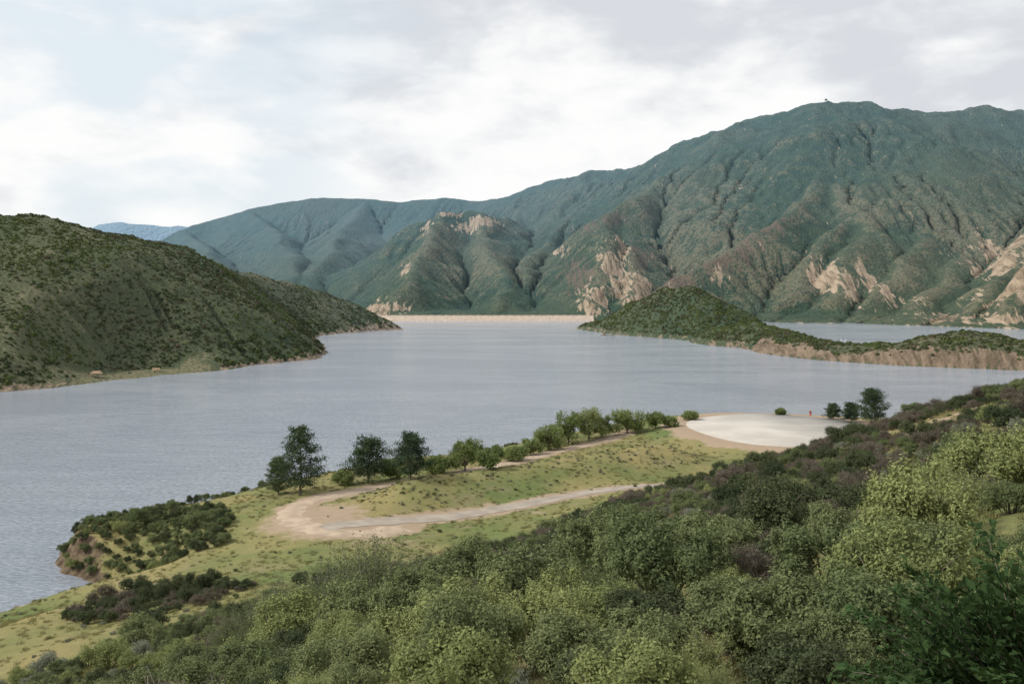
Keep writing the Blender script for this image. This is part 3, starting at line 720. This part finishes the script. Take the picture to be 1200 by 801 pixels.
# ---- trees
mpine=leafmat('pine_needles',(.055,.084,.048),(.078,.108,.057),.18)
mpine2=leafmat('light_pine_needles',(.10,.135,.065),(.12,.155,.078),.18)
mdec=leafmat('broad_tree_leaves',(.14,.185,.07),(.185,.23,.088),.3)
mdec2=leafmat('light_tree_leaves',(.205,.255,.10),(.25,.29,.125),.3)
def pine(seed,h,w,mat=None):
    r=np.random.default_rng(seed); st=[]; seg=7
    pts=[np.array([0,0,-.4])]
    for i in range(1,seg+1):
        pts.append(np.array([r.normal(0,.012)*h,r.normal(0,.012)*h,h*.96*i/seg]))
    R0=h*.022
    for i in range(seg): st.append((pts[i],pts[i+1],R0*(1-i/seg*.9),R0*(1-(i+1)/seg*.9)+.01))
    cl=[]
    nb=58
    for i in range(nb):
        u=.14+.83*(i+r.uniform(-.4,.4))/nb; z=h*u
        base=np.array([np.interp(z,[p[2] for p in pts],[p[j] for p in pts]) for j in(0,1)]+[z])
        prof=w*.5*(min(1,(u-.06)/.2))**.7*(1-u)**.45*1.3*r.uniform(.5,1.15)
        a=i*2.4+r.uniform(-.4,.4); tip=base+np.array([math.cos(a)*prof,math.sin(a)*prof,prof*r.uniform(-.05,.45)])
        st.append((base,tip,R0*.28*(1-u)+.02,.015))
        for q in np.linspace(.4,1.0,5):
            for _ in range(2):
                c=base+(tip-base)*q+r.normal(0,.03*w*1.1,3); cl.append(c)
    for _ in range(14): cl.append(np.array([r.normal(0,.05*w),r.normal(0,.05*w),h*r.uniform(.88,1.0)]))
    cl=np.array(cl); k=18
    p=np.repeat(cl,k,0)+r.normal(0,1,(len(cl)*k,3))*np.array([.042,.042,.024])*w*1.15
    co=leaves(p,np.tile([0,0,.6],(len(p),1)),.016*w+.06,.5,r,.9)
    tm=npmesh('trunk',*tubes(st,6)); tm.materials.append(mbark)
    return tm,leafmesh('crown',co,mat or mpine,r)
def broad(seed,h,w,mat):
    r=np.random.default_rng(seed); st=[];cl=[]
    R0=h*.03; fork=h*.16
    st.append(((0,0,-.4),(0,0,fork),R0,R0*.8))
    for i in range(17):
        a=i*2.4+r.uniform(-.5,.5); q=w*.5*math.sqrt((i+.5)/17)*.78*r.uniform(.75,1.1); tz=h*r.uniform(.25,.86)*(1-.18*(q/(w*.5))**2)
        t1=np.array([math.cos(a)*q,math.sin(a)*q,tz]); mid=np.array([t1[0]*.45,t1[1]*.45,fork+(tz-fork)*.55])
        st.append(((0,0,fork*.9),mid,R0*.5,R0*.3)); st.append((mid,t1,R0*.3,.02))
        rad=w*r.uniform(.11,.22)
        for _ in range(42):
            d=r.normal(0,1,3); d/=np.linalg.norm(d); cl.append(t1+d*rad*r.uniform(.5,1.1)*np.array([1,1,.85]))
    cl=np.array(cl); k=12
    p=np.repeat(cl,k,0)+r.normal(0,.03*w,(len(cl)*k,3)); p[:,2]=np.maximum(p[:,2],.25)
    co=leaves(p,np.tile([0,0,.6],(len(p),1)),.012*w+.08,.7,r,.9)
    tm=npmesh('trunk',*tubes(st,6)); tm.materials.append(mbark)
    return tm,leafmesh('crown',co,mat,r)
def puttree(kind,px,py,hp,wp,seed,lab,mat=None):
    x,y,z=N.hit(px,py)
    h=hp/F*y; w=wp/F*y
    tm,cmn=(pine(seed,h,w,mat) if kind=='pine_tree' else broad(seed,h,w,mat))
    e=mkobj(kind,None,lab,'tree',loc=(x,y,z-.1),group='trees along the lake shore'); e.rotation_euler=(0,0,seed)
    mkobj('trunk',tm,parent=e); mkobj('crown',cmn,parent=e)
for a in [(352,580,80,52,1,'tallest dark pine tree on the grassy point'),(326,580,45,32,2,'small lighter pine beside the tallest pine',mpine2),(432,566,52,52,3,'broad dark pine beside the dirt track'),(481,562,54,48,4,'dark rounded pine near the shore'),
          (1022,497,42,38,5,'dark pine tree behind the landing pad'),(997,494,22,22,6,'small pine behind the landing pad'),(976,491,18,20,7,'small bushy pine behind the landing pad')]:
    puttree('pine_tree',*a)
for a in [(545,552,42,50,11,'leafy green shore tree by the dirt track',mdec),(574,549,28,38,12,'low green tree near the shore',mdec),(602,540,18,34,13,'low spreading green tree at the shore',mdec2),
          (643,528,34,40,14,'rounded light green tree by the water',mdec2),(666,521,40,38,15,'green tree beside the path',mdec),(690,516,42,44,16,'full green tree by the path',mdec2),(706,512,28,24,17,'green tree by the path end',mdec),
          (735,508,31,44,18,'broad light green tree at the lawn edge',mdec2),(768,502,20,28,19,'small green tree at the lawn edge',mdec),(785,500,13,22,20,'small bushy tree at the lawn edge',mdec2),(810,492,12,20,22,'low bushy tree near the pad',mdec2),
          (513,555,22,36,23,'low green tree between pines',mdec),(403,568,18,30,24,'low green bushy tree near the boat ramp',mdec2),(458,561,24,32,25,'low green bushy tree between pines',mdec),(915,486,7,16,26,'low green bushy tree behind the pad',mdec),(622,533,20,30,27,'low light green tree by the water',mdec2)]:
    puttree('broadleaf_tree',*a)
# dark frond-like conifer shrub close by
r=np.random.default_rng(77)
st=[];cl=[];nr=[]
for i in range(150):
    a=r.uniform(0,2*math.pi); l=r.uniform(.7,1.75); el=r.uniform(.05,1.4)
    d=np.array([math.cos(a)*math.cos(el),math.sin(a)*math.cos(el),math.sin(el)]); p=np.array([0,0,.2])
    for j in range(9):
        q=p+d*l/9; st.append((p,q,.016*(1-j/9)+.003,.014*(1-j/9)+.002)); d=d+np.array([0,0,-.06]); d/=np.linalg.norm(d)
        side=np.cross(d,[0,0,1]); side/=np.linalg.norm(side)
        for s_ in(-1,1):
            for m_ in range(12):
                t_=m_/12; cl.append(q+side*s_*.24*t_*(1-.06*j)+d*t_*.18+r.normal(0,.02,3)); nr.append(np.cross(side,d))
        p=q
co=leaves(np.array(cl),np.array(nr),.05,.45,r,.4)
mfr=leafmat('dark_frond_needles',(.040,.072,.028),(.055,.092,.033),.15)
fm=leafmesh('conifer_shrub',co,mfr,r,tubes(st,4),mbark)
for px,Y_,s_ in [(1150,16.5,1.3),(1215,15,1.7),(1100,18.5,.7)]:
    x=sx(px,Y_); o=mkobj('conifer_shrub',fm,'dark green shrub with feathery arching fronds','shrub',loc=(x,Y_,float(N.z(x,Y_))-.1),group='feathery conifer shrubs'); o.scale=(s_,s_,s_*1.1); o.rotation_euler=(0,0,px)
# ================================================================ BUILT THINGS
def boxes(name,lst,mat):
    co=[];f=[]
    for (cx_,cy_,cz_,dx,dy,dz) in lst:
        i=len(co)
        for a in(-1,1):
            for b_ in(-1,1):
                for c_ in(-1,1): co.append((cx_+a*dx/2,cy_+b_*dy/2,cz_+c_*dz/2))
        f+=[(i,i+1,i+3,i+2),(i+4,i+6,i+7,i+5),(i,i+4,i+5,i+1),(i+2,i+3,i+7,i+6),(i,i+2,i+6,i+4),(i+1,i+5,i+7,i+3)]
    me=npmesh(name,co,f); me.materials.append(mat); return me
mdam=simple('pale_riprap',(.44,.36,.285),.95,.2,.25,bump=1.0); mcon=simple('light_concrete',(.52,.47,.41),.85,.1,.2)
xs=np.linspace(-345,160,76); co=[];prof=[(-34,-8,),(-30,-4),(-8,9.4),(0,10.0),(9,10.0),(40,-6)]
yb_=lambda x: 1968-14*math.sin(max(0,(x+300))/460*math.pi)
for x in xs:
    for (dy,z) in prof: co.append((x,yb_(x)+dy,z+(.5*random.uniform(-1,1) if z<9 else 0)))
k=len(prof); i=np.arange(k-1)[None,:]+np.arange(75)[:,None]*k
f=np.stack([i,i+k,i+k+1,i+1],-1).reshape(-1,4)
me=npmesh('dam',co,f); me.materials.append(mdam)
dam=mkobj('dam',me,'long low pale rockfill dam across the lake end','dam')
cr=[(-300+460*(j+.5)/30,yb_(-300+460*(j+.5)/30)-.5,10.6,460/30,1.0,1.2) for j in range(30)]
mkobj('parapet_wall',boxes('parapet_wall',cr,mcon),parent=dam)
mroof=simple('tan_shelter_roof',(.30,.20,.12),.8,.15,.6); mpost=simple('pale_post',(.5,.42,.32),.8); mtab=simple('grey_table',(.3,.28,.25))
def shelter(px,py,w,d,h,label):
    x,y,z=H.hit(px,py,560)
    e=mkobj('picnic_shelter',None,label,'shelter',loc=(x,y,z)); e.rotation_euler=(0,0,.3)
    a=w/2+.6;b_=d/2+.6
    co=[(-a,-b_,h),(a,-b_,h),(a,b_,h),(-a,b_,h),(-a*.55,0,h+1.6),(a*.55,0,h+1.6),(-a,-b_,h-.2),(a,-b_,h-.2),(a,b_,h-.2),(-a,b_,h-.2)]
    f=[(0,1,5,4),(2,3,4,5),(0,4,3,3),(1,2,5,5),(6,7,1,0),(7,8,2,1),(8,9,3,2),(9,6,0,3),(6,9,8,7)]
    me=bpy.data.meshes.new('roof'); me.from_pydata(co,[],[tuple(dict.fromkeys(q)) for q in f]); me.materials.append(mroof)
    mkobj('roof',me,parent=e)
    pm=boxes('post',[(0,0,h/2-.6,.28,.28,h+.9)],mpost)
    for u in(-1,0,1):
        for v in(-1,1): mkobj('post',pm,parent=e,loc=(u*w/2,v*d/2,0))
    mkobj('table',boxes('table',[(0,0,.75,2.4,.8,.08),(0,0,.37,.2,.5,.74),(0,-.75,.45,2.4,.3,.06),(0,.75,.45,2.4,.3,.06)],mtab),parent=e)
shelter(113,442,6.5,4.5,2.8,'brown roofed open picnic shelter on the beach')
x,y,z=H.hit(183,436,560)
e=mkobj('restroom_building',None,'small tan restroom building beside the lake shore','building',loc=(x,y,z)); e.rotation_euler=(0,0,.25); e.scale=(.8,.8,.8)
mkobj('wall',boxes('wall',[(0,0,1.2,5.5,4,3.0)],simple('tan_block_wall',(.42,.33,.22))),parent=e)
me=bpy.data.meshes.new('roof'); me.from_pydata([(-3.2,-2.5,2.7),(3.2,-2.5,2.7),(3.2,2.5,2.7),(-3.2,2.5,2.7),(-3.2,0,3.9),(3.2,0,3.9)],[],[(0,1,5,4),(2,3,4,5),(0,4,3),(1,2,5),(0,3,2,1)]); me.materials.append(mroof); mkobj('roof',me,parent=e)
mkobj('door',boxes('door',[(-1,-2.03,1.1,.95,.06,2.1)],simple('green_door',(.06,.1,.07))),parent=e)
mwood=simple('weathered_wood',(.26,.21,.16),.9)
def lathe(name,prof,mat,k=16):
    co=[];f=[]
    for (r_,z) in prof:
        for j in range(k): a=2*math.pi*j/k; co.append((r_*math.cos(a),r_*math.sin(a),z))
    for i in range(len(prof)-1):
        for j in range(k): f.append((i*k+j,i*k+(j+1)%k,(i+1)*k+(j+1)%k,(i+1)*k+j))
    me=npmesh(name,co,f); me.materials.append(mat); me.shade_smooth(); return me
mred=simple('red_paint',(.36,.05,.035),.45,.1)
x,y=107,357; z=15.3
e=mkobj('water_standpipe',None,'red fire water standpipe at the landing pad edge','hydrant',loc=(x,y,z)); e.scale=(.85,.85,.9)
mkobj('barrel',lathe('barrel',[(.5,0),(.5,.12),(.32,.15),(.32,1.3),(.42,1.35),(.42,1.5),(.3,1.7),(.08,1.85),(.001,1.9)],mred),parent=e)
o=mkobj('outlet',lathe('outlet',[(.14,-.6),(.2,-.6),(.2,-.5),(.14,-.48),(.14,.48),(.2,.5),(.2,.6),(.001,.6)],mred),parent=e,loc=(0,0,1.0)); o.rotation_euler=(0,math.pi/2,0)
ysr=np.arange(3050,3400,5.); zz=M.z(sx(968,ysr),ysr); kk=int(np.argmax((zz-60)/ysr)); x,y,z=sx(968,ysr[kk]),ysr[kk],zz[kk]
e=mkobj('lookout_tower',None,'tiny fire lookout cabin on the mountain summit','tower',loc=(x,y,float(z)-1))
mdk=simple('dark_weathered_cabin',(.12,.12,.12))
for u in(-1,1):
    for v in(-1,1): mkobj('leg',boxes('leg',[(u*2.4,v*2.4,2.5,.5,.5,6)],mdk),parent=e)
mkobj('cabin',boxes('cabin',[(0,0,7,6.5,6.5,3)],mdk),parent=e); mkobj('roof',lathe('roof',[(5.4,8.55),(5.4,8.8),(.05,10.4)],mdk,4),parent=e)
mhull=simple('white_gelcoat',(.78,.78,.76),.3,.03)
def boat(x,y,rot,label,s=1):
    e=mkobj('motorboat',None,label,'boat',loc=(x,y,0)); e.rotation_euler=(0,0,rot); e.scale=(s,s,s)
    st=[(-3.2,1.1,.0),(-1,1.25,.05),(1,1.15,.15),(2.4,.7,.35),(3.4,.05,.6)]
    co=[];f=[]
    for (x_,w_,kz) in st: co+=[(x_,-w_,.95+kz*.4),(x_,-w_*.75,-.05),(x_,0,-.3+kz),(x_,w_*.75,-.05),(x_,w_,.95+kz*.4),(x_,w_*.8,.8+kz*.4),(x_,-w_*.8,.8+kz*.4)]
    for i in range(4):
        for j in range(7): f.append((i*7+j,i*7+(j+1)%7,(i+1)*7+(j+1)%7,(i+1)*7+j))
    me=bpy.data.meshes.new('hull'); me.from_pydata(co,[],f+[tuple(range(7))]); me.materials.append(mhull); mkobj('hull',me,parent=e)
    me=bpy.data.meshes.new('windshield'); me.from_pydata([(.9,-.85,.95),(.9,.85,.95),(.4,.75,1.6),(.4,-.75,1.6),(-.3,-.95,.95),(-.3,.95,.95)],[],[(0,1,2,3),(0,3,4),(1,5,2)]); me.materials.append(simple('tinted_glass',(.05,.06,.07),.1)); mkobj('windshield',me,parent=e)
    mkobj('outboard_motor',boxes('outboard_motor',[(-3.45,0,1.0,.5,.45,.7),(-3.45,0,.3,.25,.2,.9)],simple('black_cowling',(.03,.03,.03),.4)),parent=e)
boat(sx(988,1190),1190,.2,'small white motorboat on calm water',1.3)
e=mkobj('floating_dock',None,'dark floating dock moored off the island shore','dock',loc=(sx(712,1320),1322,0)); e.rotation_euler=(0,0,-.1)
mkobj('deck',boxes('deck',[(0,0,.55,20,5,.5)],mwood),parent=e)
mkobj('float',boxes('float',[(-6,0,.1,5,4.4,.6),(0,0,.1,5,4.4,.6),(6,0,.1,5,4.4,.6)],mdk),parent=e)
mkobj('cabin',boxes('cabin',[(-4,0,2.0,5,3.4,2.4)],mpost),parent=e); mkobj('roof',boxes('roof',[(-4,0,3.33,6,4.4,.25)],mdk),parent=e)
# ================================================================ CAMERA, LIGHT, SKY
cam=bpy.data.cameras.new('camera'); co_=bpy.data.objects.new('camera',cam); COL.objects.link(co_)
cam.lens=35; cam.sensor_width=36; cam.clip_end=60000; cam.clip_start=.3
co_.location=(0,0,CH); co_.rotation_euler=(math.radians(90),0,0); cam.shift_y=-60.5/1200
scene.camera=co_
sd_=Vector((-.72,-.16,.66)).normalized()
sun=bpy.data.lights.new('sun','SUN'); sun.energy=3.1; sun.angle=math.radians(8); sun.color=(1,.955,.88)
so_=bpy.data.objects.new('sun',sun); COL.objects.link(so_); so_.rotation_euler=(-sd_).to_track_quat('-Z','Y').to_euler(); so_.location=(0,0,500)
w=bpy.data.worlds.new("World"); scene.world=w; w.use_nodes=True
t=NT(w); t.n.clear(); out=t.add('ShaderNodeOutputWorld')
sky=t.n.new('ShaderNodeTexSky'); sky.sky_type='NISHITA'; sky.sun_disc=False; sky.sun_elevation=math.asin(sd_.z); sky.sun_rotation=math.atan2(sd_.x,sd_.y); sky.dust_density=2
dirv=t.add('ShaderNodeTexCoord').outputs['Generated']
mp=t.add('ShaderNodeMapping',{'Vector':dirv,'Scale':(1.0,1.0,2.4),'Location':(.3,.1,.2)}).outputs[0]
n1=t.noise(mp,3.4,9,.5,.15); n2=t.noise(mp,4.6,8,.5,.2); n3=t.noise(mp,9,8,.52,.2)
sp=t.add('ShaderNodeSeparateXYZ',{0:dirv})
bank_=t.rng(t.math('ADD',t.math('MULTIPLY',sp.outputs[0],.75),t.math('MULTIPLY',sp.outputs[2],2.8)),.35,1.0)
shade=t.math('ADD',t.math('MULTIPLY',n1,.57),t.math('MULTIPLY',n3,.43))
sh=t.rng(t.math('SUBTRACT',shade,t.math('MULTIPLY',bank_,.09)),.35,.52)
cloud=t.mix(sh,(6.9,7.2,7.65),(9.9,9.9,9.85))
blue=t.math('MULTIPLY',t.rng(n2,.44,.60),t.rng(t.math('MULTIPLY',sp.outputs[0],-1.0),.0,.30),True)
skyc=t.mix(.8,sky.outputs[0],(7.5,8.7,9.6))
cc=t.mix(t.math('MULTIPLY',blue,.65),cloud,skyc)
bg=t.add('ShaderNodeBackground',{'Color':cc,'Strength':.1})
t.l.new(bg.outputs[0],out.inputs[0])
scene.view_settings.view_transform='Standard'; scene.view_settings.look='None'; scene.view_settings.exposure=0
